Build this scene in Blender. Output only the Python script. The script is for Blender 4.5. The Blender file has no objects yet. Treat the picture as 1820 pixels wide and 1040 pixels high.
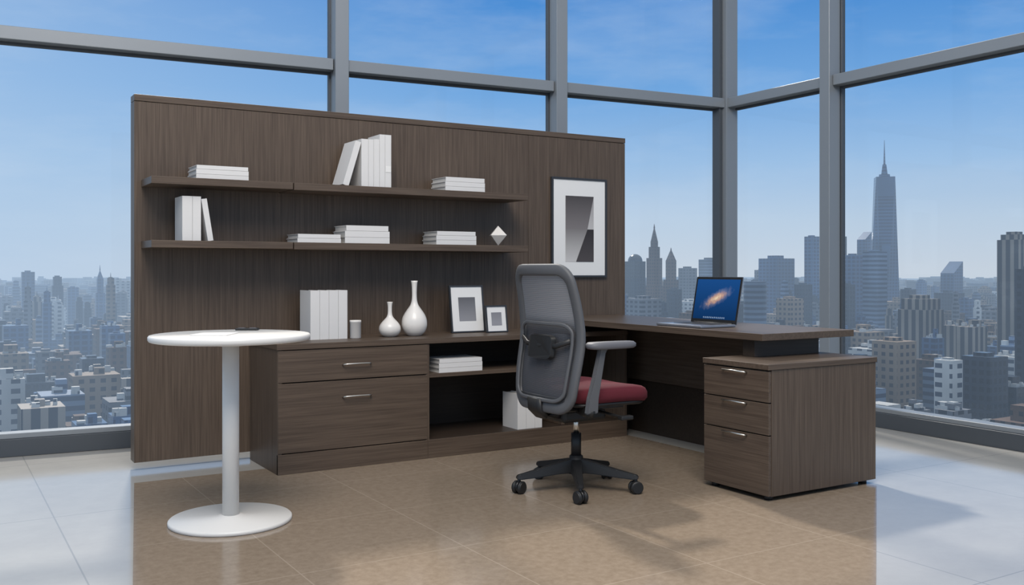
import bpy, bmesh, math, random
from mathutils import Vector, Matrix, Quaternion
random.seed(7)
scene = bpy.context.scene
try:
    scene.view_settings.view_transform = 'Standard'
except Exception:
    pass

# ------------------------------------------------------------------ helpers
def s2l(c):
    return tuple(((v/255)/12.92 if v/255 <= .04045 else (((v/255)+.055)/1.055)**2.4) for v in c)

def new_mat(name):
    m = bpy.data.materials.new(name); m.use_nodes = True
    nt = m.node_tree
    for n in list(nt.nodes): nt.nodes.remove(n)
    out = nt.nodes.new('ShaderNodeOutputMaterial')
    return m, nt, out

def N(nt, t, ins=None, **props):
    n = nt.nodes.new(t)
    for k, v in props.items(): setattr(n, k, v)
    if ins:
        for k, v in ins.items():
            if isinstance(v, bpy.types.NodeSocket): nt.links.new(v, n.inputs[k])
            else: n.inputs[k].default_value = v
    return n

def M(nt, op, a, b=None, c=None, clamp=False):
    n = nt.nodes.new('ShaderNodeMath'); n.operation = op; n.use_clamp = clamp
    for i, v in enumerate((a, b, c)):
        if v is None: continue
        if isinstance(v, bpy.types.NodeSocket): nt.links.new(v, n.inputs[i])
        else: n.inputs[i].default_value = v
    return n.outputs[0]

def mixc(nt, fac, a, b, blend='MIX'):
    n = nt.nodes.new('ShaderNodeMix'); n.data_type = 'RGBA'; n.blend_type = blend
    for idx, v in ((0, fac), (6, a), (7, b)):
        if isinstance(v, bpy.types.NodeSocket): nt.links.new(v, n.inputs[idx])
        else: n.inputs[idx].default_value = v if idx == 0 else (*v[:3], 1)
    return n.outputs[2]

def simple(name, col, rough=.5, metal=0, noise=.04, nscale=40, bump=0, spec=.5):
    m, nt, out = new_mat(name)
    tc = N(nt, 'ShaderNodeTexCoord')
    nz = N(nt, 'ShaderNodeTexNoise', {'Vector': tc.outputs['Object'], 'Scale': nscale, 'Detail': 4})
    c = mixc(nt, nz.outputs[0], [v*(1-noise) for v in col], [min(1, v*(1+noise)) for v in col])
    p = N(nt, 'ShaderNodeBsdfPrincipled', {'Base Color': c, 'Roughness': rough, 'Metallic': metal, 'Specular IOR Level': spec})
    if bump:
        b = N(nt, 'ShaderNodeBump', {'Height': nz.outputs[0], 'Strength': bump, 'Distance': .002})
        nt.links.new(b.outputs[0], p.inputs['Normal'])
    nt.links.new(p.outputs[0], out.inputs[0])
    return m

def wood(name, axis, dark=(72, 60, 51), light=(98, 84, 72), rough=.42):
    m, nt, out = new_mat(name)
    g = N(nt, 'ShaderNodeNewGeometry')
    s1 = [70, 70, 70]; s1[axis] = 1.6
    s2 = [260, 260, 260]; s2[axis] = 4
    mp1 = N(nt, 'ShaderNodeMapping', {'Vector': g.outputs['Position'], 'Scale': s1})
    mp2 = N(nt, 'ShaderNodeMapping', {'Vector': g.outputs['Position'], 'Scale': s2})
    n1 = N(nt, 'ShaderNodeTexNoise', {'Vector': mp1.outputs[0], 'Scale': 1, 'Detail': 4, 'Roughness': .6})
    n2 = N(nt, 'ShaderNodeTexNoise', {'Vector': mp2.outputs[0], 'Scale': 1, 'Detail': 3})
    f = M(nt, 'ADD', M(nt, 'MULTIPLY', n1.outputs[0], .5), M(nt, 'MULTIPLY', n2.outputs[0], .5))
    rp = N(nt, 'ShaderNodeMapRange', {'Value': f, 'From Min': .36, 'From Max': .64})
    c = mixc(nt, rp.outputs[0], s2l(dark), s2l(light))
    b = N(nt, 'ShaderNodeBump', {'Height': n2.outputs[0], 'Strength': .12, 'Distance': .001})
    p = N(nt, 'ShaderNodeBsdfPrincipled', {'Base Color': c, 'Roughness': rough, 'Normal': b.outputs[0], 'Specular IOR Level': .35})
    nt.links.new(p.outputs[0], out.inputs[0])
    return m

wood_v = wood('wood_vertical_grain', 2)
wood_x = wood('wood_grain_x', 0)
wood_y = wood('wood_grain_y', 1)
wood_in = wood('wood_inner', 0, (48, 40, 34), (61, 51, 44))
white = simple('white_matte', s2l((228, 226, 223)), .45, noise=.01)
white_tab = simple('white_laminate', s2l((214, 212, 209)), .35, noise=.01)
paper = simple('paper_pages', s2l((200, 198, 194)), .7, noise=.06, nscale=200)
cover = simple('book_cover_white', s2l((216, 214, 212)), .5, noise=.02)
ceramic = simple('white_ceramic', s2l((226, 221, 215)), .28, noise=.01)
silver = simple('brushed_nickel', s2l((215, 212, 205)), .28, metal=1)
alum = simple('laptop_aluminium', s2l((150, 155, 165)), .35, metal=.7)
black = simple('black_plastic', s2l((28, 28, 29)), .5)
blackm = simple('black_metal', s2l((26, 26, 28)), .35)
frameblk = simple('picture_frame_dark', s2l((48, 50, 54)), .4)
matboard = simple('mat_board', s2l((226, 225, 223)), .7, noise=.01)
greychair = simple('chair_frame_grey', s2l((86, 87, 90)), .55, noise=.03)
greypad = simple('chair_arm_grey', s2l((98, 98, 103)), .55, noise=.03)
fabric = simple('burgundy_fabric', s2l((92, 24, 37)), .9, noise=.15, nscale=300, bump=.4)
winframe = simple('window_frame_metal', s2l((134, 139, 144)), .4, metal=.2, noise=.03, nscale=3)
windark = simple('window_gasket', s2l((72, 77, 83)), .5)
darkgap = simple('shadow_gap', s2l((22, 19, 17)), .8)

class Grp:
    def __init__(s, name, loc=(0, 0, 0), rotz=0):
        s.e = bpy.data.objects.new(name, None); s.e.empty_display_size = .1
        scene.collection.objects.link(s.e)
        s.e.location = loc; s.e.rotation_euler = (0, 0, rotz)
        s.loc = Vector(loc)
    def add(s, name, me, mats, world=True, smooth=False):
        if not isinstance(mats, (list, tuple)): mats = [mats]
        for m in mats: me.materials.append(m)
        o = bpy.data.objects.new(name, me); scene.collection.objects.link(o)
        if world: me.transform(Matrix.Translation(-s.loc))
        o.parent = s.e
        if smooth:
            for p in me.polygons: p.use_smooth = True
        return o

def bmbox(bm, x0, x1, y0, y1, z0, z1, mi=0, M4=None):
    vs = [bm.verts.new(v) for v in [(x0, y0, z0), (x1, y0, z0), (x1, y1, z0), (x0, y1, z0), (x0, y0, z1), (x1, y0, z1), (x1, y1, z1), (x0, y1, z1)]]
    if M4 is not None:
        for v in vs: v.co = M4 @ v.co
    fs = [(0, 3, 2, 1), (4, 5, 6, 7), (0, 1, 5, 4), (1, 2, 6, 5), (2, 3, 7, 6), (3, 0, 4, 7)]
    for f in fs:
        ff = bm.faces.new([vs[i] for i in f]); ff.material_index = mi
    return vs

def to_mesh(bm, name):
    me = bpy.data.meshes.new(name); bmesh.ops.recalc_face_normals(bm, faces=bm.faces); bm.to_mesh(me); bm.free(); return me

def box(g, name, x0, x1, y0, y1, z0, z1, mat, bev=.0015, world=True, segs=2):
    bm = bmesh.new(); bmbox(bm, x0, x1, y0, y1, z0, z1)
    if bev:
        bmesh.ops.bevel(bm, geom=bm.edges[:], offset=bev, segments=segs, affect='EDGES', profile=.5)
    return g.add(name, to_mesh(bm, name), mat, world)

def cyl(g, name, p0, p1, r0, mat, r1=None, n=32, bev=0, world=True):
    r1 = r0 if r1 is None else r1
    p0 = Vector(p0); p1 = Vector(p1); d = p1-p0
    q = Vector((0, 0, 1)).rotation_difference(d.normalized()).to_matrix().to_4x4()
    bm = bmesh.new()
    bmesh.ops.create_cone(bm, cap_ends=True, segments=n, radius1=r0, radius2=r1, depth=d.length,
                          matrix=Matrix.Translation((p0+p1)/2) @ q)
    if bev:
        es = [e for e in bm.edges if any(len(f.verts) > 4 for f in e.link_faces)]
        bmesh.ops.bevel(bm, geom=es, offset=bev, segments=3, affect='EDGES')
    me = to_mesh(bm, name)
    o = g.add(name, me, mat, world)
    for p in me.polygons: p.use_smooth = len(p.vertices) == 4
    return o

def lathe(g, name, prof, centre, mat, n=48, world=True):
    bm = bmesh.new(); rings = []
    cx, cy, cz = centre
    for r, z in prof:
        if r < 1e-5: rings.append([bm.verts.new((cx, cy, cz+z))])
        else: rings.append([bm.verts.new((cx+r*math.cos(2*math.pi*i/n), cy+r*math.sin(2*math.pi*i/n), cz+z)) for i in range(n)])
    for a, b in zip(rings, rings[1:]):
        for i in range(n):
            j = (i+1) % n
            if len(a) == 1 and len(b) > 1: bm.faces.new((a[0], b[i], b[j]))
            elif len(b) == 1 and len(a) > 1: bm.faces.new((a[i], a[j], b[0]))
            elif len(a) > 1: bm.faces.new((a[i], a[j], b[j], b[i]))
    return g.add(name, to_mesh(bm, name), mat, world, smooth=True)

def tube(g, name, pts, r, mat, res=8, closed=False, flat=None, world=True):
    """sweep round (or flat a x b) section along pts"""
    pts = [Vector(p) for p in pts]; n = len(pts)
    bm = bmesh.new(); rings = []
    for i, p in enumerate(pts):
        a = pts[(i-1) % n] if (closed or i > 0) else pts[i]
        b = pts[(i+1) % n] if (closed or i < n-1) else pts[i]
        t = (b-a).normalized()
        up = Vector((1, 0, 0)) if flat else (Vector((0, 0, 1)) if abs(t.z) < .9 else Vector((1, 0, 0)))
        s = t.cross(up).normalized(); u = s.cross(t).normalized()
        ra, rb = flat if flat else (r, r)
        ring = []
        for k in range(res):
            an = 2*math.pi*k/res
            ca, sa = math.cos(an), math.sin(an)
            if flat:
                ca = math.copysign(abs(ca)**.6, ca); sa = math.copysign(abs(sa)**.6, sa)
            ring.append(bm.verts.new(p+s*ra*ca+u*rb*sa))
        rings.append(ring)
    m = n if closed else n-1
    for i in range(m):
        A, B = rings[i], rings[(i+1) % n]
        for k in range(res):
            bm.faces.new((A[k], A[(k+1) % res], B[(k+1) % res], B[k]))
    if not closed:
        bm.faces.new(rings[0]); bm.faces.new(rings[-1])
    return g.add(name, to_mesh(bm, name), mat, world, smooth=True)

# ------------------------------------------------------------------ camera
cam_d = bpy.data.cameras.new('camera'); cam = bpy.data.objects.new('camera', cam_d)
scene.collection.objects.link(cam); scene.camera = cam
cam.location = (0, 0, 1.05)
YAW = math.radians(31.5)
cam.rotation_euler = (math.radians(90), 0, -YAW)
cam_d.sensor_width = 36; cam_d.lens = 33.57; cam_d.shift_y = -40/1820
cam_d.clip_start = .05; cam_d.clip_end = 20000

# ------------------------------------------------------------------ world + sun + fill light
w = bpy.data.worlds.new('sky'); scene.world = w; w.use_nodes = True
nt = w.node_tree
for n in list(nt.nodes): nt.nodes.remove(n)
out = N(nt, 'ShaderNodeOutputWorld')
tc = N(nt, 'ShaderNodeTexCoord')
sep = N(nt, 'ShaderNodeSeparateXYZ', {0: tc.outputs['Generated']})
ramp = N(nt, 'ShaderNodeValToRGB', {0: sep.outputs['Z']})
cr = ramp.color_ramp
stops = [(0, (202, 213, 225)), (.05, (188, 208, 228)), (.11, (158, 193, 229)), (.18, (116, 169, 224)), (.27, (76, 142, 212)), (.40, (140, 168, 200)), (.6, (200, 202, 205)), (1, (222, 217, 208))]
cr.elements[0].position = 0; cr.elements[0].color = (*s2l(stops[0][1]), 1)
cr.elements[1].position = 1; cr.elements[1].color = (*s2l(stops[-1][1]), 1)
for p, c in stops[1:-1]:
    e = cr.elements.new(p); e.color = (*s2l(c), 1)
hz = N(nt, 'ShaderNodeMapRange', {'Value': sep.outputs['X'], 'From Min': .5, 'From Max': -.1, 'To Min': 0, 'To Max': .7})
c1 = mixc(nt, hz.outputs[0], ramp.outputs[0], s2l((176, 204, 233)))
mp = N(nt, 'ShaderNodeMapping', {'Vector': tc.outputs['Generated'], 'Scale': (2.2, 2.2, 9)})
cl = N(nt, 'ShaderNodeTexNoise', {'Vector': mp.outputs[0], 'Scale': 1.6, 'Detail': 6, 'Roughness': .6})
cf = N(nt, 'ShaderNodeMapRange', {'Value': cl.outputs[0], 'From Min': .46, 'From Max': .75, 'To Min': 0, 'To Max': .3})
c2 = mixc(nt, cf.outputs[0], c1, s2l((205, 220, 236)))
bg = N(nt, 'ShaderNodeBackground', {'Color': c2, 'Strength': 1.0})
nt.links.new(bg.outputs[0], out.inputs[0])

sd = bpy.data.lights.new('sun', 'SUN'); sd.energy = 3.0; sd.angle = math.radians(4); sd.color = (1, .93, .84)
so = bpy.data.objects.new('sun', sd); scene.collection.objects.link(so)
so.rotation_euler = Vector((-.2, -1, -.98)).to_track_quat('-Z', 'Y').to_euler()
so.location = (2, 8, 8)

def area(name, loc, target, size, power, col):
    l = bpy.data.lights.new(name, 'AREA'); l.size = size; l.energy = power; l.color = col
    o = bpy.data.objects.new(name, l); scene.collection.objects.link(o); o.location = loc
    o.rotation_euler = (Vector(target)-Vector(loc)).to_track_quat('-Z', 'Y').to_euler()
area('overhead_fill', (.2, .2, 6.3), (2.4, 4.4, .6), 3.6, 450, (1, .92, .83))  # unseen warm fill light, added to brighten the furniture fronts

# ------------------------------------------------------------------ floor
def grid_mask(nt, pos, x0, y0, s, wd):
    sp = N(nt, 'ShaderNodeSeparateXYZ', {0: pos})
    r = []
    for o, k in ((sp.outputs[0], x0), (sp.outputs[1], y0)):
        f = M(nt, 'FRACT', M(nt, 'DIVIDE', M(nt, 'SUBTRACT', o, k-50*s), s))
        d = M(nt, 'MINIMUM', f, M(nt, 'SUBTRACT', 1, f))
        r.append(M(nt, 'LESS_THAN', d, wd/s/2))
    return M(nt, 'MAXIMUM', r[0], r[1])

def floor_mat(name, base1, base2, joint, rough, s, wd, nscale, jf=.6):
    m, nt, out = new_mat(name)
    g = N(nt, 'ShaderNodeNewGeometry')
    pos = g.outputs['Position']
    gm = grid_mask(nt, pos, 1.74, 3.19, s, wd)
    n1 = N(nt, 'ShaderNodeTexNoise', {'Vector': pos, 'Scale': nscale, 'Detail': 8, 'Roughness': .7})
    n2 = N(nt, 'ShaderNodeTexNoise', {'Vector': pos, 'Scale': 1.3, 'Detail': 2})
    f = N(nt, 'ShaderNodeMapRange', {'Value': n1.outputs[0], 'From Min': .35, 'From Max': .65})
    c = mixc(nt, f.outputs[0], base1, base2)
    c = mixc(nt, M(nt, 'MULTIPLY', gm, jf), c, joint)
    rr = N(nt, 'ShaderNodeMapRange', {'Value': n2.outputs[0], 'To Min': rough*.8, 'To Max': rough*1.2})
    p = N(nt, 'ShaderNodeBsdfPrincipled', {'Base Color': c, 'Roughness': rr.outputs[0], 'Specular IOR Level': .5})
    nt.links.new(p.outputs[0], out.inputs[0])
    return m
tile = floor_mat('polished_tile', s2l((164, 162, 158)), s2l((172, 170, 165)), s2l((130, 130, 130)), .10, 1.28, .006, 3)
tan = floor_mat('tan_stone', s2l((132, 117, 101)), s2l((147, 132, 116)), s2l((168, 154, 138)), .15, .64, .005, 30)

SL = .085
def wallY(x): return 5.66+SL*(5.5-x)
bm = bmesh.new()
fl = [(-4, -4), (5.25, -4), (5.55, 5.72), (-4, wallY(-4)+.06)]
top = [bm.verts.new((x, y, 0)) for x, y in fl]; bot = [bm.verts.new((x, y, -.25)) for x, y in fl]
bm.faces.new(top); bm.faces.new(bot[::-1])
for i in range(4): bm.faces.new((top[i], bot[i], bot[(i+1) % 4], top[(i+1) % 4]))
me = to_mesh(bm, 'floor'); me.materials.append(tile)
o = bpy.data.objects.new('floor', me); scene.collection.objects.link(o)
bm = bmesh.new()
pl = [(.87, 4.98), (3.80, 4.98), (3.80, 3.55), (3.96, 3.50), (3.935, 3.03), (1.80, 1.39), (.2, 1.2)]  # tan part of the floor; its side edges follow a compositing seam
bm.faces.new([bm.verts.new((x, y, .001)) for x, y in pl])
me = to_mesh(bm, 'tan_floor_zone'); me.materials.append(tan)
o = bpy.data.objects.new('tan_floor_zone', me); scene.collection.objects.link(o)

# ------------------------------------------------------------------ window walls
gm_, gnt, gout = new_mat('window_glass')
tr = N(gnt, 'ShaderNodeBsdfTransparent', {'Color': (.985, .992, .998, 1)})
gl = N(gnt, 'ShaderNodeBsdfGlossy', {'Roughness': .02, 'Color': (.8, .9, 1, 1)})
mx = N(gnt, 'ShaderNodeMixShader', {0: .012, 1: tr.outputs[0], 2: gl.outputs[0]})
gnt.links.new(mx.outputs[0], gout.inputs[0])
glass = gm_
HT = 3.9
def obox(g, name, P, Q, s0, s1, n0, n1, z0, z1, mat, bev=.003):
    P = Vector((*P, 0)); Q = Vector((*Q, 0)); t = (Q-P).normalized(); nn = Vector((t.y, -t.x, 0))
    M4 = Matrix(((t.x, nn.x, 0, P.x), (t.y, nn.y, 0, P.y), (0, 0, 1, 0), (0, 0, 0, 1)))
    bm = bmesh.new(); bmbox(bm, s0, s1, n0, n1, z0, z1, M4=M4)
    if bev: bmesh.ops.bevel(bm, geom=bm.edges[:], offset=bev, segments=1, affect='EDGES')
    return g.add(name, to_mesh(bm, name), mat)

def window_wall(name, P, Q, mulls, side):
    g = Grp(name, (P[0], P[1], 0))
    L = (Vector(Q)-Vector(P)).length
    for i, s in enumerate(mulls):
        obox(g, 'mullion_%d' % (i+1), P, Q, s-.045, s+.045, -.02, .09, .1, HT, winframe)
        obox(g, 'mullion_gasket_%d' % (i+1), P, Q, s-.058, s+.058, -.06, -.022, .1, HT, windark)
    ss = [0]+mulls+[L]
    for i in range(len(ss)-1):
        a = ss[i]+(.060 if i else .08); b = ss[i+1]-(.060 if i < len(ss)-2 else .08)
        if b-a < .05: continue
        obox(g, 'transom_%d' % (i+1), P, Q, a-.01, b+.01, -.02, .06, 2.345, 2.42, winframe)
        obox(g, 'transom_gasket_%d' % (i+1), P, Q, a-.01, b+.01, -.055, -.022, 2.33, 2.435, windark)
        obox(g, 'sill_%d' % (i+1), P, Q, a-.01, b+.01, -.05, .05, .1, .13, winframe)
        obox(g, 'head_%d' % (i+1), P, Q, a-.01, b+.01, -.05, .10, HT-.1, HT, winframe)
        obox(g, 'glass_%d' % (i+1), P, Q, a, b, -.045, -.037, .13, HT-.1, glass, 0)
    obox(Grp('baseboard_'+side, (P[0], P[1], 0)), 'curb', P, Q, 0, L, -.05, .06, 0, .1, windark)
CW = (5.5, 5.66)
PB = (-4, wallY(-4))
def sB(x): return (x+4)*math.sqrt(1+SL*SL)
window_wall('window_1', PB, CW, [sB(-2.1), sB(-.2), sB(2.30), sB(3.93)], 'back')
QR = (5.30, -3.0)
window_wall('window_2', CW, QR, [1.08, 3.1, 5.1, 7.0], 'right')
g = Grp('corner_post', (CW[0], CW[1], 0))
box(g, 'post', CW[0]-.075, CW[0]+.045, CW[1]-.075, CW[1]+.06, 0, HT, winframe, .004)
box(g, 'post_fin', CW[0]-.11, CW[0]-.076, CW[1]-.03, CW[1]+.05, .1, HT, windark, .002)

# ------------------------------------------------------------------ wall panel unit
PY = 5.27; PX0, PX1 = .921, 4.154; PT = 1.968
g = Grp('wood_back_panel', (PX0, PY, 0))
SX = 3.355
box(g, 'panel_left', PX0, SX-.001, PY, PY+.10, .044, PT-.036, wood_v)
box(g, 'panel_right', SX+.001, PX1, PY, PY+.10, .044, PT-.036, wood_v)
box(g, 'panel_top_cap', PX0, PX1, PY-.004, PY+.10, PT-.034, PT, wood_x)
for i, fx in enumerate((.7, 1.6, 2.6)):
    box(g, 'panel_foot_%d' % (i+1), PX0+fx, PX0+fx+.08, PY+.02, PY+.08, 0, .045, darkgap)

def shelf(name, z1, th=.037):
    g = Grp(name, (.955, 5.0, z1))
    box(g, 'board_1', .955, 1.682, 5.0, PY-.004, z1-th, z1, wood_x, .002)
    box(g, 'board_2', 1.688, 3.183, 5.0, PY-.004, z1-th-.002, z1, wood_x, .002)
ZU, ZL = 1.521, 1.20
shelf('floating_shelf', ZU); shelf('floating_shelf', ZL)

# ------------------------------------------------------------------ credenza
CX0, CX1, CF, CB, CH = 1.526, 3.78, 4.775, PY-.002, .67
g = Grp('credenza', (CX0, CF, 0))
box(g, 'top', CX0-.006, CX1, CF-.006, CB, CH-.03, CH, wood_x, .002)
box(g, 'side_left', CX0, CX0+.022, CF+.002, CB, 0.0, CH-.031, wood_v)
box(g, 'divider_1', 2.366, 2.388, CF+.002, CB-.02, .0, CH-.031, wood_v)
box(g, 'divider_2', 3.30, 3.322, CF+.03, CB-.02, .106, CH-.031, wood_v)
box(g, 'side_right', CX1-.022, CX1, CF+.002, CB, 0.0, CH-.031, wood_v)
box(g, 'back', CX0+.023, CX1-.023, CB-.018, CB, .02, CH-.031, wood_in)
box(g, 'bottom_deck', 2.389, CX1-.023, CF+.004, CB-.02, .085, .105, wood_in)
box(g, 'plinth_1', CX0, 2.376, CF-.001, CF+.018, 0, .104, wood_x)
box(g, 'plinth_2', 2.380, CX1, CF-.001, CF+.018, 0, .104, wood_x)
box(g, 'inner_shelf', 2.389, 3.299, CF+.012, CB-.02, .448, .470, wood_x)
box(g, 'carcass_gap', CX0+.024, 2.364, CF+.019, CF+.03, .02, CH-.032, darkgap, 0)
box(g, 'drawer_front_1', CX0+.002, 2.374, CF-.001, CF+.018, .472, .636, wood_x)
box(g, 'drawer_front_2', CX0+.002, 2.374, CF-.001, CF+.018, .109, .466, wood_x)
def handle_x(g, name, x0, x1, y, z):
    pts = [(x0, y, z-.006), (x0+.004, y-.016, z-.002), (x0+.02, y-.022, z), ((x0+x1)/2, y-.024, z+.001), (x1-.02, y-.022, z), (x1-.004, y-.016, z-.002), (x1, y, z-.006)]
    tube(g, name, pts, .004, silver)
handle_x(g, 'handle_1', 1.875, 2.035, CF-.001, .553)
handle_x(g, 'handle_2', 1.875, 2.035, CF-.001, .382)

# ------------------------------------------------------------------ desk
DX0, DX1, DY0, DY1 = 3.42, 4.08, 3.28, PY-.006
g = Grp('desk', (DX0, DY0, 0))
box(g, 'top', DX0, DX1, DY0, DY1, .708, .742, wood_y, .002)
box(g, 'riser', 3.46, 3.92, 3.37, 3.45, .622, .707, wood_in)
box(g, 'modesty_upper', 3.935, 3.957, 3.46, CF+.48, .34, .707, wood_y)
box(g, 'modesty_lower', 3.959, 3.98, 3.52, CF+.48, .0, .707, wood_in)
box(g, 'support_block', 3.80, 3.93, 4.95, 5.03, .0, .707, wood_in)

g = Grp('drawer_pedestal', (3.24, 3.07, 0))
X0, X1, Y0, Y1 = 3.24, 3.98, 3.07, 3.49
box(g, 'top', X0-.006, X1+.004, Y0-.006, Y1+.004, .597, .622, wood_x, .002)
box(g, 'body', X0+.02, X1, Y0, Y1, .022, .596, wood_v)
box(g, 'gap_backing', X0+.017, X0+.0199, Y0+.004, Y1-.004, .03, .59, darkgap, 0)
for i, (a, b) in enumerate([(.449, .590), (.301, .444), (.024, .296)]):
    box(g, 'drawer_%d' % (i+1), X0, X0+.0165, Y0, Y1, a, b, wood_y)
    z = b-.012 if i == 0 else b-.010
    pts = [(X0, 3.205, z-.004), (X0-.016, 3.208, z), (X0-.020, 3.28, z+.001), (X0-.016, 3.352, z), (X0, 3.355, z-.004)]
    tube(g, 'handle_%d' % (i+1), pts, .0042, silver)
for i, (fx, fy) in enumerate([(X0+.04, Y0+.04), (X1-.05, Y0+.04), (X0+.04, Y1-.04), (X1-.05, Y1-.04)]):
    cyl(g, 'foot_%d' % (i+1), (fx, fy, 0), (fx, fy, .024), .02, black, bev=.002)

# ------------------------------------------------------------------ books
def bk(bm, L, D, T, M4):
    bd = .003
    bmbox(bm, 0, bd, 0, D, 0, L, 0, M4)
    bmbox(bm, T-bd, T, 0, D, 0, L, 0, M4)
    bmbox(bm, bd, T-bd, 0, bd, 0, L, 0, M4)
    bmbox(bm, bd, T-bd, bd, D-.005, .004, L-.004, 1, M4)

def book_obj(g, name, L, D, T, M4):
    bm = bmesh.new(); bk(bm, L, D, T, M4)
    return g.add(name, to_mesh(bm, name), [cover, paper], world=False)

def upright(name, x0, y, z, specs):
    g = Grp(name, (x0, y, z)); x = 0
    for i, (T, H, lean) in enumerate(specs):
        a = math.radians(lean)
        if lean > 0:
            M4 = Matrix.Translation((x, 0, T*math.sin(a))) @ Matrix.Rotation(a, 4, 'Y')
            x += T*math.cos(a)+H*math.sin(a)+.001
        elif lean < 0:
            a2 = -a
            xx = x+H*math.sin(a2)
            M4 = Matrix.Translation((xx, 0, 0)) @ Matrix.Rotation(a, 4, 'Y')
            x = xx+T
        else:
            M4 = Matrix.Translation((x, 0, 0)); x += T+.0015
        book_obj(g, 'book_%d' % (i+1), H, .17, T, M4)
    return g

def stack(name, xc, y, z, specs):
    g = Grp(name, (xc, y, z)); h = 0
    for i, (W, D, T, rot) in enumerate(specs):
        M4 = Matrix.Translation((0, 0, h)) @ Matrix.Rotation(math.radians(rot), 4, 'Z') @ Matrix.Translation((-W/2, 0, T)) @ Matrix.Rotation(math.radians(90), 4, 'Y')
        book_obj(g, 'book_%d' % (i+1), W, D, T, M4); h += T+.0012
    return g
stack('book_stack', 1.315, 5.03, ZU, [(.27, .19, .024, 0), (.27, .19, .024, 0), (.265, .185, .02, 0)])
g = upright('upright_books', 1.985, 5.05, ZU, [(.035, .262, 17), (.042, .272, 0), (.03, .272, 0), (.035, .275, 0), (.032, .305, 0), (.038, .305, 0)])
box(g, 'spine_label', .259, .293, -.002, -.0002, .09, .125, white, .0005, False)
stack('book_stack', 2.76, 5.04, ZU, [(.27, .19, .028, 0), (.27, .19, .027, 0), (.265, .185, .026, 0)])
upright('upright_books', 1.115, 5.05, ZL, [(.05, .23, 0), (.042, .23, 0), (.028, .22, -9)])
stack('book_stack', 1.845, 5.04, ZL, [(.25, .19, .024, 0), (.245, .185, .022, 0)])
stack('book_stack', 2.125, 5.03, ZL, [(.27, .19, .034, 0), (.27, .19, .034, 0), (.255, .185, .03, 0)])
stack('book_stack', 2.70, 5.04, ZL, [(.27, .19, .028, 0), (.27, .19, .026, 0), (.26, .185, .024, 0)])
g = Grp('octahedron_ornament', (3.03, 5.11, ZL))
bm = bmesh.new(); h = .126; r = .07
t_ = bm.verts.new((0, 0, h)); b_ = bm.verts.new((0, 0, 0)); q = [bm.verts.new((r*math.cos(a+.35), r*math.sin(a+.35), h*.52)) for a in (0, math.pi/2, math.pi, 1.5*math.pi)]
for i in range(4):
    bm.faces.new((q[i], q[(i+1) % 4], t_)); bm.faces.new((q[(i+1) % 4], q[i], b_))
bmesh.ops.bevel(bm, geom=bm.edges[:], offset=.0015, segments=1, affect='EDGES')
g.add('facets', to_mesh(bm, 'facets'), ceramic, world=False)
upright('upright_books', 1.775, 4.99, CH, [(.052, .268, 0), (.052, .268, 0), (.052, .268, 0), (.052, .268, 0)])
g = Grp('white_jar', (2.035, 4.99, CH))
lathe(g, 'jar_body', [(0, 0), (.028, 0), (.031, .003), (.031, .088), (.0325, .089), (.0325, .098), (.03, .101), (0, .101)], (0, 0, 0), ceramic, world=False)
def vase(name, x, y, H, R):
    g = Grp(name, (x, y, CH))
    prof = [(0, 0), (.45, 0), (.52, .008), (.78, .06), (.95, .14), (1.0, .22), (.95, .31), (.78, .40), (.52, .49), (.32, .56), (.22, .64), (.19, .74), (.20, .88), (.24, .97), (.27, 1.0), (.235, 1.0), (.18, .93), (.16, .78), (0, .70)]
    prof = [(r*R, z*H) for r, z in prof]
    P = []
    for i in range(len(prof)-1):
        p0 = prof[max(0, i-1)]; p1 = prof[i]; p2 = prof[i+1]; p3 = prof[min(len(prof)-1, i+2)]
        if i < 2 or i > 12: P.append(p1); continue
        for k in range(4):
            t = k/4
            P.append(tuple(.5*((2*p1[j])+(-p0[j]+p2[j])*t+(2*p0[j]-5*p1[j]+4*p2[j]-p3[j])*t*t+(-p0[j]+3*p1[j]-3*p2[j]+p3[j])*t**3) for j in (0, 1)))
    P.append(prof[-1])
    lathe(g, 'vase_body', P, (0, 0, 0), ceramic, world=False)
vase('vase', 2.248, 5.0, .198, .062)
vase('vase', 2.402, 5.0, .318, .074)

# pictures
def grad_mat(name, top, bottom, z0, z1, diag=0):
    m, nt, out = new_mat(name)
    tc = N(nt, 'ShaderNodeTexCoord')
    sp = N(nt, 'ShaderNodeSeparateXYZ', {0: tc.outputs['Object']})
    v = M(nt, 'ADD', sp.outputs[2], M(nt, 'MULTIPLY', sp.outputs[0], diag))
    f = N(nt, 'ShaderNodeMapRange', {'Value': v, 'From Min': z0, 'From Max': z1})
    c = mixc(nt, f.outputs[0], s2l(bottom), s2l(top))
    p = N(nt, 'ShaderNodeBsdfPrincipled', {'Base Color': c, 'Roughness': .5})
    nt.links.new(p.outputs[0], out.inputs[0]); return m

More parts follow.
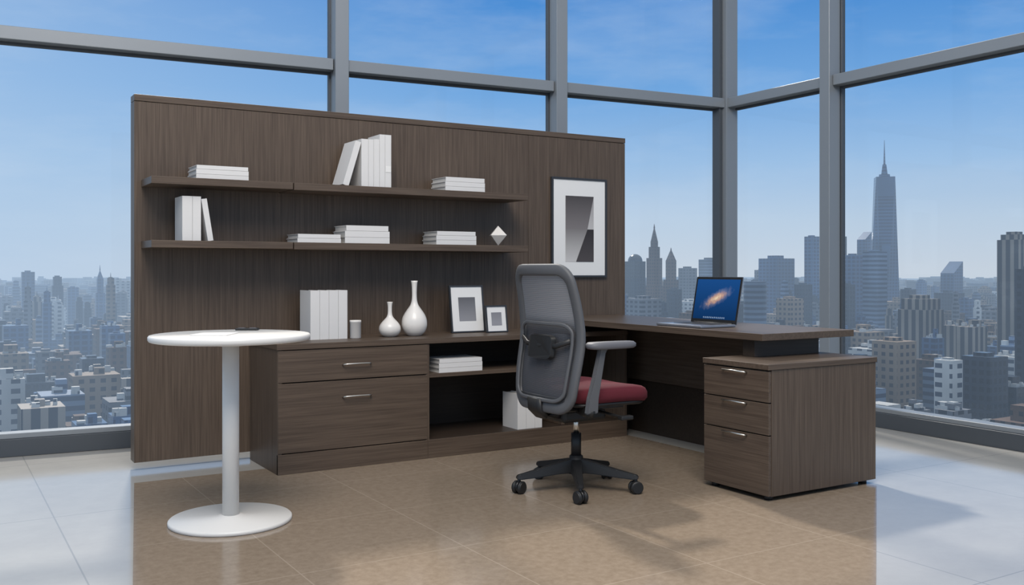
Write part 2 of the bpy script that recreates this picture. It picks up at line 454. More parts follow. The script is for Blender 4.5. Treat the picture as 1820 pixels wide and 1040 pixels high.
def framed(name, loc, W, H, lean, fw, arts):
    g = Grp(name, loc); g.e.rotation_euler = (math.radians(-lean), 0, 0)
    t = .018
    box(g, 'frame_left', -W/2, -W/2+fw, 0, t, 0, H, frameblk, .001, False)
    box(g, 'frame_right', W/2-fw, W/2, 0, t, 0, H, frameblk, .001, False)
    box(g, 'frame_bottom', -W/2+fw, W/2-fw, 0, t, 0, fw, frameblk, .001, False)
    box(g, 'frame_top', -W/2+fw, W/2-fw, 0, t, H-fw, H, frameblk, .001, False)
    box(g, 'mat_board', -W/2+fw, W/2-fw, .006, t-.002, fw, H-fw, matboard, 0, False)
    for i, (pts, m) in enumerate(arts):
        bm = bmesh.new(); bm.faces.new([bm.verts.new((x, .005-.0004*i, z)) for x, z in pts])
        g.add('print_%d' % (i+1), to_mesh(bm, 'print'), m, world=False)
    return g
gA = grad_mat('print_grey_a', (66, 61, 61), (122, 116, 116), .32, .56)
gB = grad_mat('print_grey_b', (150, 146, 146), (186, 183, 182), .34, .54)
gC = grad_mat('print_grey_c', (120, 116, 115), (200, 197, 195), .1, .33)
gD = grad_mat('print_dark', (40, 34, 34), (76, 70, 70), .10, .33)
ax0, ax1, az0, az1 = -.115, .117, .105, .548
framed('framed_artwork', (3.755, PY-.020, 1.0), .455, .67, 0, .014, [
    ([(ax0, .325), (ax1, .325), (ax1, az1), (ax0, az1)], gA),
    ([(ax0, az0), (ax1, az0), (ax1, .325), (ax0, .325)], gC),
    ([(.065, .325), (ax1, .325), (ax1, az1)], gB),
    ([(-.03, az0), (ax1, az0), (ax1, .325), (.065, .325)], gD),
])
gE = grad_mat('print_small', (100, 100, 104), (145, 145, 150), .06, .2)
framed('picture_frame', (2.80, 5.065, CH+.002), .232, .288, 8, .009, [([(-.058, .07), (.058, .07), (.058, .215), (-.058, .215)], gE)])
framed('picture_frame', (2.955, 4.985, CH+.002), .148, .165, 8, .008, [([(-.036, .042), (.036, .042), (.036, .122), (-.036, .122)], gE)])

stack('book_stack', 2.60, 4.80, .470, [(.28, .2, .026, 0), (.28, .2, .026, 0), (.275, .195, .022, 0)])
upright('upright_books', 2.98, 4.80, .105, [(.06, .21, 0), (.06, .21, 0), (.05, .20, 0)])

# ------------------------------------------------------------------ round table
tx, ty = 1.083, 4.017
g = Grp('round_table', (tx, ty, 0))
lathe(g, 'table_top', [(0, .755), (.312, .755), (.322, .758), (.326, .765), (.326, .776), (.322, .781), (.318, .782), (0, .782)], (tx, ty, 0), white_tab, n=96)
cyl(g, 'column', (tx, ty, .02), (tx, ty, .756), .034, white_tab, n=48)
lathe(g, 'base', [(0, 0.001), (.246, .001), (.250, .004), (.250, .014), (.245, .019), (.05, .026), (.045, .03), (0, .03)], (tx, ty, 0), white_tab, n=96)
cyl(g, 'top_flange', (tx, ty, .735), (tx, ty, .756), .07, white_tab, n=48)
g = Grp('power_grommet', (1.215, 4.235, .782))
box(g, 'grommet_body', -.05, .05, -.02, .02, 0, .010, black, .004, False)
box(g, 'grommet_socket_1', -.04, -.01, -.012, .012, .0095, .0115, greypad, .001, False)
box(g, 'grommet_socket_2', .01, .04, -.012, .012, .0095, .0115, greypad, .001, False)
g.e.rotation_euler = (0, 0, -YAW)
g = Grp('highlight_slab', (1.02, 4.03, .782))  # thin white slab added in place of a highlight-like bright patch
g.e.rotation_euler = (0, 0, -YAW)
box(g, 'slab_body', -.075, .075, -.085, .085, 0, .004, white, .002, False)

# ------------------------------------------------------------------ laptop
g = Grp('laptop', (3.71, 3.93, .742))
W2 = .18
box(g, 'base', -.25, 0, -W2, W2, .001, .015, alum, .004, False)
box(g, 'keyboard', -.15, -.03, -W2+.03, W2-.03, .0152, .0165, black, .0005, False)
box(g, 'trackpad', -.235, -.165, -.05, .05, .0151, .0156, greypad, .0003, False)
cyl(g, 'hinge', (0.003, -W2+.03, .014), (0.003, W2-.03, .014), .006, black, world=False, n=16)
scr, snt, sout = new_mat('laptop_galaxy_screen')
tc = N(snt, 'ShaderNodeTexCoord')
mp = N(snt, 'ShaderNodeMapping', {'Vector': tc.outputs['Object'], 'Location': (0, 0, -.14)})
sp = N(snt, 'ShaderNodeSeparateXYZ', {0: mp.outputs[0]})
ca, sa = math.cos(math.radians(24)), math.sin(math.radians(24))
u = M(snt, 'MULTIPLY', sp.outputs[1], -1)
a1 = M(snt, 'ADD', M(snt, 'MULTIPLY', u, ca), M(snt, 'MULTIPLY', sp.outputs[2], sa))
b1 = M(snt, 'SUBTRACT', M(snt, 'MULTIPLY', sp.outputs[2], ca), M(snt, 'MULTIPLY', u, sa))
rr = M(snt, 'SQRT', M(snt, 'ADD', M(snt, 'POWER', M(snt, 'ABSOLUTE', M(snt, 'DIVIDE', a1, .135)), 2), M(snt, 'POWER', M(snt, 'ABSOLUTE', M(snt, 'DIVIDE', b1, .042)), 2)))
nz = N(snt, 'ShaderNodeTexNoise', {'Vector': tc.outputs['Object'], 'Scale': 45, 'Detail': 6})
rr = M(snt, 'ADD', rr, M(snt, 'MULTIPLY', M(snt, 'SUBTRACT', nz.outputs[0], .5), .7))
rp = N(snt, 'ShaderNodeValToRGB', {0: rr})
e = rp.color_ramp; e.elements[0].color = (*s2l((250, 225, 190)), 1); e.elements[1].color = (*s2l((26, 72, 130)), 1); e.elements[1].position = 1
x = e.elements.new(.35); x.color = (*s2l((205, 165, 150)), 1)
x = e.elements.new(.65); x.color = (*s2l((95, 110, 150)), 1)
vg = N(snt, 'ShaderNodeMapRange', {'Value': sp.outputs[2], 'From Min': -.12, 'From Max': .12, 'To Min': .5, 'To Max': 1.1})
em = N(snt, 'ShaderNodeEmission', {'Color': rp.outputs[0], 'Strength': vg.outputs[0]})
snt.links.new(em.outputs[0], sout.inputs[0])
sg = bpy.data.objects.new('screen_pivot', None); scene.collection.objects.link(sg); sg.parent = g.e
sg.location = (.004, 0, .013); sg.rotation_euler = (0, math.radians(11), 0)
def sadd(name, x0, x1, y0, y1, z0, z1, mat, bev):
    bm = bmesh.new(); bmbox(bm, x0, x1, y0, y1, z0, z1)
    if bev: bmesh.ops.bevel(bm, geom=bm.edges[:], offset=bev, segments=2, affect='EDGES')
    me = to_mesh(bm, name); me.materials.append(mat); o = bpy.data.objects.new(name, me); scene.collection.objects.link(o); o.parent = sg
sadd('lid', .001, .008, -W2, W2, 0, .262, alum, .002)
sadd('bezel', -.0012, .0009, -W2+.001, W2-.001, .002, .26, black, .0005)
sadd('display', -.0016, -.0013, -W2+.013, W2-.013, .022, .247, scr, 0)
dock = simple('dock_icons', (.25, .35, .5), .5)
for i in range(12):
    sadd('dock_icon_%d' % (i+1), -.0021, -.0017, -.085+i*.0145, -.085+i*.0145+.009, .027, .036, dock, 0)

# ------------------------------------------------------------------ office chair (faces +x)
cx, cy = 2.65, 3.737
g = Grp('office_chair', (cx, cy, 0))
A0 = math.atan2(-.853, -.522)
for i in range(5):
    a = A0+i*2*math.pi/5
    d = Vector((math.cos(a), math.sin(a), 0)); s = Vector((-d.y, d.x, 0))
    bm = bmesh.new(); rings = []
    for t, hw, z0, z1 in ((.02, .030, .085, .150), (.10, .025, .082, .132), (.20, .021, .072, .108), (.285, .018, .066, .090), (.300, .014, .068, .086)):
        rings.append([bm.verts.new(d*t+s*hw*k+Vector((0, 0, z))) for k, z in ((-1, z0), (1, z0), (.75, z1), (-.75, z1))])
    for A, B in zip(rings, rings[1:]):
        for k in range(4): bm.faces.new((A[k], A[(k+1) % 4], B[(k+1) % 4], B[k]))
    bm.faces.new(rings[0]); bm.faces.new(rings[-1])
    bmesh.ops.recalc_face_normals(bm, faces=bm.faces)
    bmesh.ops.bevel(bm, geom=bm.edges[:], offset=.004, segments=2, affect='EDGES')
    g.add('base_leg_%d' % (i+1), to_mesh(bm, 'leg'), black, world=False)
    e = d*.288
    cyl(g, 'caster_stem_%d' % (i+1), e+Vector((0, 0, .05)), e+Vector((0, 0, .072)), .008, blackm, world=False, n=12)
    ra = a+.6; ax = Vector((-math.sin(ra), math.cos(ra), 0))
    for j, sg_ in enumerate((-1, 1)):
        cyl(g, 'caster_wheel_%d_%d' % (i+1, j+1), e+ax*sg_*.006+Vector((0, 0, .030)), e+ax*sg_*.026+Vector((0, 0, .030)), .030, black, world=False, n=28, bev=.005)
    cyl(g, 'caster_hood_%d' % (i+1), e-ax*.006+Vector((0, 0, .034)), e+ax*.006+Vector((0, 0, .034)), .026, blackm, world=False, n=20)
cyl(g, 'hub', (0, 0, .078), (0, 0, .165), .040, black, r1=.032, world=False, bev=.003)
cyl(g, 'gas_lift_sleeve', (0, 0, .16), (0, 0, .27), .024, black, world=False)
cyl(g, 'gas_lift_rod', (0, 0, .265), (0, 0, .36), .014, silver, world=False)
box(g, 'tilt_mechanism', -.13, .12, -.085, .085, .335, .400, black, .018, False, 3)
box(g, 'mechanism_plate', -.15, .18, -.14, .14, .394, .420, blackm, .008, False)
tube(g, 'tilt_lever', [(.05, -.07, .385), (.06, -.16, .38), (.07, -.24, .375), (.085, -.27, .372)], .007, black, world=False)
box(g, 'lever_knob', .05, .12, -.29, -.255, .362, .382, black, .006, False)
cyl(g, 'tension_knob', (.10, 0, .375), (.16, 0, .375), .022, black, world=False, bev=.004)
def cushion(name, x0, x1, hw, z0, z1, mat, ex=4.0, drop=.012):
    bm = bmesh.new(); n = 64; rings = []
    xm, hx = (x0+x1)/2, (x1-x0)/2
    prof = [(.0, 0), (.80, 0), (.95, .08), (1.0, .3), (1.0, .62), (.965, .82), (.90, .93), (.75, 1.0), (.4, 1.02), (0, 1.0)]
    for r, f in prof:
        if r == 0:
            rings.append([bm.verts.new((xm, 0, z0+(z1-z0)*f))]); continue
        ring = []
        for i in range(n):
            t = 2*math.pi*i/n; c, s = math.cos(t), math.sin(t)
            px = math.copysign(abs(c)**(2/ex), c); py = math.copysign(abs(s)**(2/ex), s)
            X = px*r*hx; Y = py*r*hw
            z = z0+(z1-z0)*f - drop*max(0, px*r)**3*1.5 + .010*abs(py*r)**2*f - .012*(1-(px*r)**2)*(1-(py*r)**2)*f
            ring.append(bm.verts.new((xm+X, Y, z)))
        rings.append(ring)
    for a, b in zip(rings, rings[1:]):
        for i in range(n):
            j = (i+1) % n
            if len(a) == 1: bm.faces.new((a[0], b[i], b[j]))
            elif len(b) == 1: bm.faces.new((a[i], a[j], b[0]))
            else: bm.faces.new((a[i], a[j], b[j], b[i]))
    return g.add(name, to_mesh(bm, name), mat, world=False, smooth=True)
cushion('seat_shell', -.145, .275, .225, .418, .438, black, 5, .004)
cushion('seat_cushion', -.155, .30, .24, .434, .512, fabric, 4.5, .014)

BZ0, BZ1 = .405, 1.065
def bx(v, un):
    prof = [(0, -.215), (.12, -.212), (.3, -.195), (.5, -.168), (.75, -.19), (1.0, -.232)]
    x = prof[-1][1]
    for (a, xa), (b, xb) in zip(prof, prof[1:]):
        if v <= b:
            x = xa+(xb-xa)*(v-a)/(b-a); break
    return x+.035*un*un
def bxs(v, un):
    return sum(bx(min(1, max(0, v+k*.03)), un) for k in range(-3, 4))/7
def bw(v):
    return .212+.034*math.sin(math.pi*min(1, max(0, v))**.8) + .008*v
def back_pt(un, v, off=0):
    return Vector((bxs(v, un)+off, un*bw(v), BZ0+(BZ1-BZ0)*v))
def rr_outline(u0, u1, v0, v1, cu, cv, n=8):
    pts = []
    for (uc, vc, a0) in ((u1-cu, v0+cv, -90), (u1-cu, v1-cv, 0), (u0+cu, v1-cv, 90), (u0+cu, v0+cv, 180)):
        for k in range(n+1):
            a = math.radians(a0+90*k/n)
            pts.append((uc+cu*math.cos(a), vc+cv*math.sin(a)))
    out = []
    for i, p in enumerate(pts):
        q_ = pts[(i+1) % len(pts)]; L = math.hypot(q_[0]-p[0], (q_[1]-p[1])*1.3); m = max(1, int(L/.08))
        for k in range(m): out.append((p[0]+(q_[0]-p[0])*k/m, p[1]+(q_[1]-p[1])*k/m))
    return out
ol = rr_outline(-.95, .95, .02, .98, .30, .10)
tube(g, 'back_frame', [back_pt(u_, v_) for u_, v_ in ol], 0, greychair, res=12, closed=True, flat=(.027, .015), world=False)
mm, mnt, mout = new_mat('chair_mesh')
tc = N(mnt, 'ShaderNodeTexCoord'); sp = N(mnt, 'ShaderNodeSeparateXYZ', {0: tc.outputs['Object']})
st = M(mnt, 'FRACT', M(mnt, 'MULTIPLY', sp.outputs[2], 160))
fa = N(mnt, 'ShaderNodeMapRange', {'Value': M(mnt, 'ABSOLUTE', M(mnt, 'SUBTRACT', st, .5)), 'From Min': .1, 'From Max': .4, 'To Min': 0, 'To Max': 1})
zf = N(mnt, 'ShaderNodeMapRange', {'Value': sp.outputs[2], 'From Min': .76, 'From Max': .84})
cA = mixc(mnt, fa.outputs[0], s2l((100, 101, 105)), s2l((156, 157, 161)))
cB = mixc(mnt, fa.outputs[0], s2l((56, 57, 62)), s2l((82, 83, 88)))
cM = mixc(mnt, zf.outputs[0], cB, cA)
p = N(mnt, 'ShaderNodeBsdfPrincipled', {'Base Color': cM, 'Roughness': .7})
tr = N(mnt, 'ShaderNodeBsdfTransparent')
mx = N(mnt, 'ShaderNodeMixShader', {0: M(mnt, 'MULTIPLY', M(mnt, 'SUBTRACT', 1, fa.outputs[0]), .2), 1: p.outputs[0], 2: tr.outputs[0]})
mnt.links.new(mx.outputs[0], mout.inputs[0])
def surf(name, u0, u1, v0, v1, off, mat, corner=True, nu=20, nv=30, thick=0):
    bm = bmesh.new(); G = []
    for j in range(nv+1):
        v = v0+(v1-v0)*j/nv
        tv = abs(2*(v-v0)/(v1-v0)-1); k = (1-tv**9)**(1/4.5) if corner else 1
        k = max(k, .55)
        G.append([bm.verts.new(back_pt((u0+(u1-u0)*i/nu)*k, v, off)) for i in range(nu+1)])
    for j in range(nv):
        for i in range(nu): bm.faces.new((G[j][i], G[j][i+1], G[j+1][i+1], G[j+1][i]))
    if thick:
        bmesh.ops.solidify(bm, geom=bm.faces[:], thickness=thick)
    return g.add(name, to_mesh(bm, name), mat, world=False, smooth=True)
surf('back_mesh', -.93, .93, .03, .97, 0, mm)
ol2 = rr_outline(-.84, .84, .07, .60, .30, .07)
tube(g, 'lumbar_frame', [back_pt(u_, v_, -.020) for u_, v_ in ol2], 0, greychair, res=10, closed=True, flat=(.009, .006), world=False)
pts = rr_outline(-.40, .40, .35, .52, .12, .03, 5)
bm = bmesh.new()
f1 = [bm.verts.new(back_pt(a, b, -.016)) for a, b in pts]; f2 = [bm.verts.new(back_pt(a*.94, .435+(b-.435)*.94, -.036)) for a, b in pts]
bm.faces.new(f1); bm.faces.new(f2[::-1])
for i in range(len(pts)): bm.faces.new((f1[i], f1[(i+1) % len(pts)], f2[(i+1) % len(pts)], f2[i]))
g.add('lumbar_pad', to_mesh(bm, 'lumbar_pad'), black, world=False)
tube(g, 'lumbar_arm', [back_pt(-.80, .49, -.022), back_pt(-.5, .45, -.028), back_pt(0, .44, -.030), back_pt(.5, .45, -.028), back_pt(.80, .49, -.022)], 0, black, flat=(.012, .006), world=False)
surf('back_lower_shell', -.84, .84, .03, .10, -.012, greychair, nu=16, nv=8, thick=.012)
tube(g, 'back_bracket', [(-.08, 0, .372), (-.14, 0, .365), (-.20, 0, .37), (-.232, 0, .40), (-.236, 0, .455)], 0, black, flat=(.055, .014), world=False, res=12)
for nm, sgn in (('near', -1), ('far', 1)):
    y = sgn*.275
    bm = bmesh.new(); rings = []
    for px, z, hw, ht in ((-.112, .405, .032, .012), (-.105, .47, .028, .013), (-.08, .57, .022, .013), (-.055, .68, .019, .012), (-.045, .697, .026, .014)):
        rings.append([bm.verts.new((px+a*hw, y+b*ht, z)) for a, b in ((-1, -1), (1, -1), (1, 1), (-1, 1))])
    for A, B in zip(rings, rings[1:]):
        for k in range(4): bm.faces.new((A[k], A[(k+1) % 4], B[(k+1) % 4], B[k]))
    bm.faces.new(rings[0]); bm.faces.new(rings[-1]); bmesh.ops.recalc_face_normals(bm, faces=bm.faces)
    bmesh.ops.bevel(bm, geom=bm.edges[:], offset=.005, segments=2, affect='EDGES')
    g.add('arm_post_'+nm, to_mesh(bm, 'post'), greychair, world=False)
    tube(g, 'arm_bracket_'+nm, [(-.06, sgn*.10, .405), (-.09, sgn*.20, .402), (-.112, y-sgn*.012, .405), (-.112, y, .425)], 0, black, flat=(.024, .013), world=False, res=10)
    bm = bmesh.new(); n = 40; rs = []
    for r, z in ((.0, .694), (.9, .694), (1, .701), (1, .715), (.9, .724), (.0, .727)):
        if r == 0: rs.append([bm.verts.new((.0, y, z))]); continue
        ring = []
        for i in range(n):
            t = 2*math.pi*i/n; c, s = math.cos(t), math.sin(t)
            ring.append(bm.verts.new((.0+math.copysign(abs(c)**.6, c)*.132*r, y+math.copysign(abs(s)**.6, s)*(.045-.006*c)*r, z)))
        rs.append(ring)
    for a, b in zip(rs, rs[1:]):
        for i in range(n):
            j = (i+1) % n
            if len(a) == 1: bm.faces.new((a[0], b[i], b[j]))
            elif len(b) == 1: bm.faces.new((a[i], a[j], b[0]))
            else: bm.faces.new((a[i], a[j], b[j], b[i]))
    g.add('arm_pad_'+nm, to_mesh(bm, 'pad'), greypad, world=False, smooth=True)

# ------------------------------------------------------------------ city
GZ = -90
FW = Vector((math.sin(YAW), math.cos(YAW), 0)); RT = Vector((math.cos(YAW), -math.sin(YAW), 0))
def hazed(nt, shader, out, D=2900, hcol=(165, 187, 211)):  # aerial haze mixed into the surface as emission, growing with distance
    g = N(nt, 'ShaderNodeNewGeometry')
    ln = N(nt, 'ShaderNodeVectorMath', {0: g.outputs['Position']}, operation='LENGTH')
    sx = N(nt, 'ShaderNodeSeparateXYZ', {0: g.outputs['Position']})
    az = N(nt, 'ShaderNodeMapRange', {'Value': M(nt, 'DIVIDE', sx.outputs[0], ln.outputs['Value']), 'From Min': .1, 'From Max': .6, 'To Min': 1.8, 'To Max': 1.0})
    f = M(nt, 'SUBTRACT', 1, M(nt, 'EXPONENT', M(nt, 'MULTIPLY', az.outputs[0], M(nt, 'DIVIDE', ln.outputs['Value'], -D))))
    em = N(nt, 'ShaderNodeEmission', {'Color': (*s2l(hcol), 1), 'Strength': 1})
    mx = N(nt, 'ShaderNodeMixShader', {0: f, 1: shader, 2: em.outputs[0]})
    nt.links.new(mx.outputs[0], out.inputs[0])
def facade(name, wall, win, pu=4.0, pz=3.8, fu=.55, fz=.55, rough=.35):
    m, nt, out = new_mat(name)
    g = N(nt, 'ShaderNodeNewGeometry')
    sp = N(nt, 'ShaderNodeSeparateXYZ', {0: g.outputs['Position']})
    nrm = N(nt, 'ShaderNodeSeparateXYZ', {0: g.outputs['Normal']})
    u_ = M(nt, 'ADD', sp.outputs[0], sp.outputs[1])
    a = M(nt, 'LESS_THAN', M(nt, 'FRACT', M(nt, 'DIVIDE', u_, pu)), fu)
    b = M(nt, 'LESS_THAN', M(nt, 'FRACT', M(nt, 'DIVIDE', sp.outputs[2], pz)), fz)
    side = M(nt, 'LESS_THAN', M(nt, 'ABSOLUTE', nrm.outputs[2]), .5)
    k = M(nt, 'MULTIPLY', M(nt, 'MULTIPLY', a, b), side)
    nz = N(nt, 'ShaderNodeTexNoise', {'Vector': g.outputs['Position'], 'Scale': .02, 'Detail': 3})
    nf = N(nt, 'ShaderNodeMapRange', {'Value': nz.outputs[0], 'From Min': .3, 'From Max': .7, 'To Min': .6, 'To Max': 1.35})
    c = mixc(nt, k, s2l(wall), s2l(win))
    vm = N(nt, 'ShaderNodeVectorMath', {0: c, 'Scale': nf.outputs[0]}, operation='SCALE')
    p = N(nt, 'ShaderNodeBsdfPrincipled', {'Base Color': vm.outputs[0], 'Roughness': rough})
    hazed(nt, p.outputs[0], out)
    return m
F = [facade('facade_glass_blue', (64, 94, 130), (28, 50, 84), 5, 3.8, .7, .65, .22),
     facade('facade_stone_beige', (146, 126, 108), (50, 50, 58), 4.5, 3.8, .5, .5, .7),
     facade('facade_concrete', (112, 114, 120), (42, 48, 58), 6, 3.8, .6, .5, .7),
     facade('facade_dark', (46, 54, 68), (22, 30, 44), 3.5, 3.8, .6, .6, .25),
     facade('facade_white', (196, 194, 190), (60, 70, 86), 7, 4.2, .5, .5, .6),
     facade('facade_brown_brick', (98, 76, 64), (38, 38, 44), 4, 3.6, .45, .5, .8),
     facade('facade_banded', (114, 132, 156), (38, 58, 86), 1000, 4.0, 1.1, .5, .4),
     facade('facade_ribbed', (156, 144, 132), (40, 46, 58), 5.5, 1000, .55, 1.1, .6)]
placed = []
def tower(name, t, y_el, px, D, mi, segs=((1, 1),), kind='box', spire=0, asp=1.0):
    P = D*(FW+t*RT); topz = 1.05+y_el*D; Wd = px/1697*D
    s = Wd/1.375
    placed.append((P.x, P.y, s*.75))
    bm = bmesh.new(); H = topz-GZ
    z0 = GZ
    if kind == 'cyl':
        bmesh.ops.create_cone(bm, cap_ends=True, segments=40, radius1=Wd/2, radius2=Wd/2, depth=H, matrix=Matrix.Translation((P.x, P.y, GZ+H/2)))
    elif kind == 'taper':
        h = s/2; hb = GZ+H*.25
        bmbox(bm, P.x-h, P.x+h, P.y-h, P.y+h, GZ, hb)
        b = [bm.verts.new((P.x+a*h, P.y+c*h, hb)) for a, c in ((-1, -1), (1, -1), (1, 1), (-1, 1))]
        k = h*1.22
        tt = [bm.verts.new((P.x+a*k, P.y+c*k, topz)) for a, c in ((0, -1), (1, 0), (0, 1), (-1, 0))]
        for i in range(4):
            bm.faces.new((b[i], b[(i+1) % 4], tt[i])); bm.faces.new((tt[i], b[(i+1) % 4], tt[(i+1) % 4]))
        bm.faces.new(tt)
        bmesh.ops.create_cone(bm, cap_ends=True, segments=24, radius1=s*.27, radius2=s*.25, depth=s*.14, matrix=Matrix.Translation((P.x, P.y, topz+s*.07)))
    elif kind == 'slant':
        vs = bmbox(bm, P.x-s/2, P.x+s/2, P.y-s/2, P.y+s/2, GZ, topz)
        for v in vs:
            if v.co.z > GZ+1 and v.co.x < P.x: v.co.z -= s*.8
    else:
        for sc, fr in segs:
            z1 = GZ+H*fr
            bmbox(bm, P.x-s/2*sc, P.x+s/2*sc, P.y-s/2*sc*asp, P.y+s/2*sc*asp, z0, z1); z0 = z1
        if kind == 'pyr':
            sc = segs[-1][0]
            bmesh.ops.create_cone(bm, cap_ends=True, segments=4, radius1=s/2*sc*1.35, radius2=s*.04, depth=s*1.0, matrix=Matrix.Translation((P.x, P.y, topz+s*.5)) @ Matrix.Rotation(math.pi/4, 4, 'Z'))
        elif kind == 'dome':
            bmesh.ops.create_uvsphere(bm, u_segments=24, v_segments=12, radius=s*.5, matrix=Matrix.Translation((P.x, P.y, topz)))
        else:
            bmbox(bm, P.x-s*.25, P.x+s*.2, P.y-s*.2, P.y+s*.25, topz, topz+s*.12)
    if spire:
        hh = spire*D/1697; b0 = topz+(s*1.0 if kind == 'pyr' else 0)
        bmesh.ops.create_cone(bm, cap_ends=True, segments=8, radius1=s*.07, radius2=s*.01, depth=hh, matrix=Matrix.Translation((P.x, P.y, b0+hh/2)))
        if kind == 'taper':
            bmesh.ops.create_cone(bm, cap_ends=True, segments=12, radius1=s*.17, radius2=s*.09, depth=hh*.35, matrix=Matrix.Translation((P.x, P.y, b0+hh*.17)))
    me = to_mesh(bm, name); me.materials.append(F[mi]); me.transform(Matrix.Translation((-P.x, -P.y, -GZ)))
    o = bpy.data.objects.new(name, me); scene.collection.objects.link(o); o.location = (P.x, P.y, GZ)
B1 = ((1, 1),)
T = [
 (-.507, -.002, 28, 1100, 0, B1, 'box', 0), (-.460, -.018, 24, 1200, 0, B1, 'box', 0),
 (-.4315, -.009, 20, 1100, 0, ((1, .8), (.7, 1)), 'pyr', 10), (-.53, -.028, 30, 1200, 2, B1, 'box', 0),
 (-.482, -.031, 48, 1000, 4, ((1, .9), (.8, 1)), 'box', 0), (-.445, -.026, 18, 1300, 6, B1, 'box', 0),
 (-.410, -.024, 24, 1200, 2, B1, 'box', 0), (-.528, -.075, 36, 600, 3, B1, 'box', 0),
 (-.494, -.030, 20, 1150, 2, B1, 'box', 0), (-.474, -.022, 16, 1300, 3, B1, 'box', 0),
 (-.418, -.034, 16, 1050, 3, B1, 'box', 0), (-.436, -.05, 26, 850, 0, B1, 'box', 0), (-.505, -.052, 30, 850, 1, B1, 'box', 0),
 (-.414, -.066, 34, 650, 0, B1, 'box', 0), (-.462, -.062, 34, 800, 2, ((1, .95), (.7, 1)), 'box', 0),
 (-.488, -.085, 44, 560, 2, B1, 'box', 0), (-.44, -.092, 50, 500, 3, B1, 'box', 0),
 (.129, .009, 36, 1000, 3, B1, 'dome', 0), (.149, .030, 32, 1050, 5, ((1, .6), (.85, .85), (.6, .95), (.4, 1)), 'pyr', 8),
 (.1665, .010, 26, 1000, 5, ((1, .8), (.7, 1)), 'pyr', 4), (.184, .002, 32, 1200, 2, B1, 'box', 0),
 (.2065, .011, 36, 1300, 6, B1, 'box', 0), (.222, -.005, 26, 1100, 1, B1, 'box', 0),
 (.2545, -.012, 40, 700, 6, B1, 'cyl', 0), (.277, .012, 60, 1050, 0, B1, 'box', 0),
 (.262, -.0, 26, 1200, 2, B1, 'box', 0), (.291, -.03, 46, 750, 1, B1, 'box', 0),
 (.314, .035, 25, 1000, 0, B1, 'box', 0), (.341, .035, 30, 1100, 3, B1, 'box', 0),
 (.357, .0155, 32, 900, 0, B1, 'box', 0), (.352, -.015, 24, 800, 3, B1, 'box', 0),
 (.369, .040, 24, 1150, 0, B1, 'slant', 0), (.390, .097, 50, 1100, 0, B1, 'taper', 66),
 (.380, .019, 40, 850, 6, B1, 'box', 0), (.432, -.016, 18, 1500, 2, B1, 'box', 0),
 (.443, -.017, 14, 1500, 0, B1, 'box', 0), (.4605, .009, 36, 1200, 0, B1, 'slant', 0),
 (.496, -.025, 32, 1300, 2, B1, 'box', 0), (.527, .037, 58, 620, 7, ((1, .97), (.8, 1)), 'box', 0),
 (.545, .001, 56, 450, 3, B1, 'box', 0), (.428, -.030, 74, 640, 7, ((1, .9), (.85, 1)), 'box', 0),
 (.400, -.074, 72, 480, 1, B1, 'box', 0), (.457, -.094, 46, 420, 4, B1, 'box', 0),
 (.495, -.090, 74, 430, 3, B1, 'box', 0), (.138, -.03, 60, 800, 2, B1, 'box', 0), (.46, -.045, 44, 900, 5, B1, 'box', 0),
 (.50, -.055, 50, 800, 1, B1, 'box', 0), (.24, -.035, 50, 800, 3, B1, 'box', 0), (.19, -.045, 50, 700, 5, B1, 'box', 0),
 (.415, -.02, 26, 1000, 3, B1, 'box', 0), (.475, -.03, 26, 1000, 0, B1, 'box', 0), (.515, -.012, 22, 1100, 2, B1, 'box', 0),
 (.305, -.015, 30, 900, 3, B1, 'box', 0), (.17, -.02, 26, 900, 3, B1, 'box', 0), (.30, -.06, 40, 600, 5, B1, 'box', 0),
 (.212, -.02, 24, 950, 0, B1, 'box', 0), (.155, -.012, 24, 1200, 1, B1, 'box', 0), (.44, -.055, 30, 750, 0, B1, 'box', 0),
]
rt = random.Random(11)
for k in range(130):
    left = k < 50
    t = rt.uniform(-.56, -.39) if left else rt.uniform(.11, .56)
    D = rt.uniform(800, 1500); px = rt.uniform(12, 26); e_ = rt.uniform(-.052, -.020) if rt.random() < .82 else rt.uniform(-.02, -.006)
    P = D*(FW+t*RT); s = px/1697*D/1.375
    if any(math.hypot(P.x-a, P.y-b) < c_+s*.75 for a, b, c_ in placed): continue
    placed.append((P.x, P.y, s*.75))
    T.append((t, e_, px, D, rt.choice([0, 2, 3, 4, 6, 7, 1, 0, 3]), ((1, rt.uniform(.85, .97)), (.75, 1)), 'box', rt.choice([0, 0, 0, 10])))
for i, (t, e_, px, D, mi, segs, kind, sp_) in enumerate(T):
    tower('skyscraper', t, e_, px, D, mi, segs, kind, sp_)
bm = bmesh.new()
D = 240
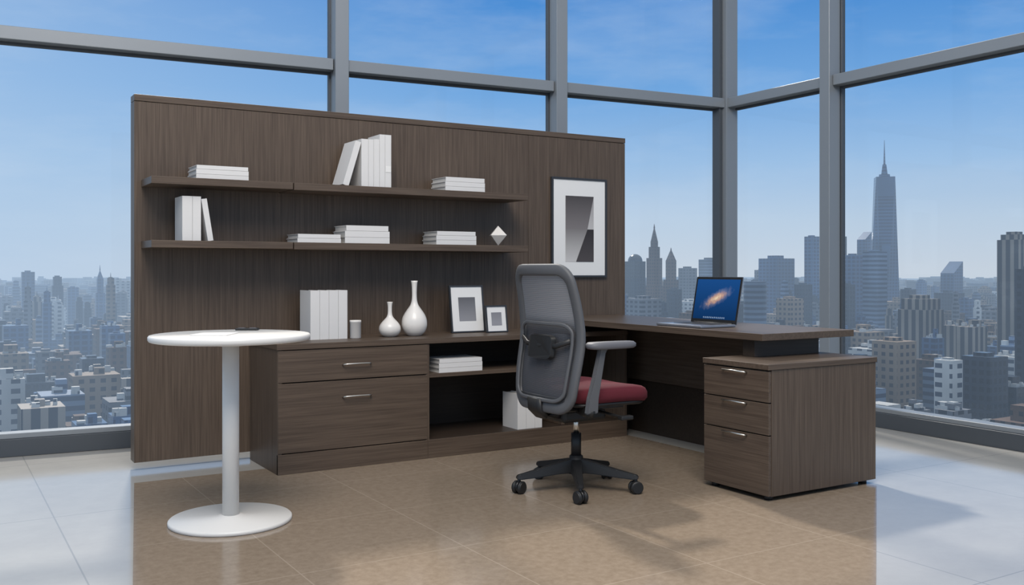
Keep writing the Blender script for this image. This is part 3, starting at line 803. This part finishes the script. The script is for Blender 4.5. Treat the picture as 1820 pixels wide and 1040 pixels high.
while D < 3600:
    step = 28 if D < 900 else 55
    t = -.9
    while t < .95:
        wdt = random.uniform(9, 21)*(1 if D < 900 else 1.5)
        t += (wdt*1.1+random.uniform(0, 10))/D
        DD = D+random.uniform(-.3, .3)*step
        P = DD*(FW+t*RT)
        base = random.uniform(14, 46) if D < 600 else random.uniform(18, 58)
        if random.random() < .16: base *= 1.35
        if D > 1500: base = random.uniform(22, 68)
        base = min(base, 90-1.0-.055*DD) if DD < 900 else base
        base = max(base, 10)
        mi = random.choice([0, 1, 2, 2, 3, 4, 5, 6, 7, 3])
        hx, hy = wdt/2, wdt/2*random.uniform(.7, 1.3)
        if any(math.hypot(P.x-a, P.y-b) < c_+max(hx, hy)*1.2 for a, b, c_ in placed): continue
        bmbox(bm, P.x-hx, P.x+hx, P.y-hy, P.y+hy, GZ, GZ+base, mi)
        if D < 1500:
            k = random.uniform(.2, .5)
            ox, oy = random.uniform(-.3, .3)*hx, random.uniform(-.3, .3)*hy
            bmbox(bm, P.x+ox-hx*k, P.x+ox+hx*k, P.y+oy-hy*k, P.y+oy+hy*k, GZ+base, GZ+base+random.uniform(2, 6), mi)
        if D < 700:
            for q_ in range(4):
                ox, oy = random.uniform(-.8, .8)*hx, random.uniform(-.8, .8)*hy; r_ = random.uniform(.6, 1.6)
                bmbox(bm, P.x+ox-r_, P.x+ox+r_, P.y+oy-r_, P.y+oy+r_, GZ+base, GZ+base+random.uniform(1, 3), 4)
    D += step*1.15
me = to_mesh(bm, 'city_buildings')
for f in F: me.materials.append(f)
o = bpy.data.objects.new('city_buildings', me); scene.collection.objects.link(o)
m, nt, out = new_mat('city_ground_mat')
g_ = N(nt, 'ShaderNodeNewGeometry')
nz = N(nt, 'ShaderNodeTexNoise', {'Vector': g_.outputs['Position'], 'Scale': .03, 'Detail': 6})
c = mixc(nt, nz.outputs[0], s2l((50, 56, 60)), s2l((100, 102, 100)))
p = N(nt, 'ShaderNodeBsdfPrincipled', {'Base Color': c, 'Roughness': .9})
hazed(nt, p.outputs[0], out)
bm = bmesh.new(); bm.faces.new([bm.verts.new(v) for v in ((-9000, -9000, GZ), (9000, -9000, GZ), (9000, 9000, GZ), (-9000, 9000, GZ))])
me = to_mesh(bm, 'city_ground'); me.materials.append(m)
o = bpy.data.objects.new('city_ground', me); scene.collection.objects.link(o)
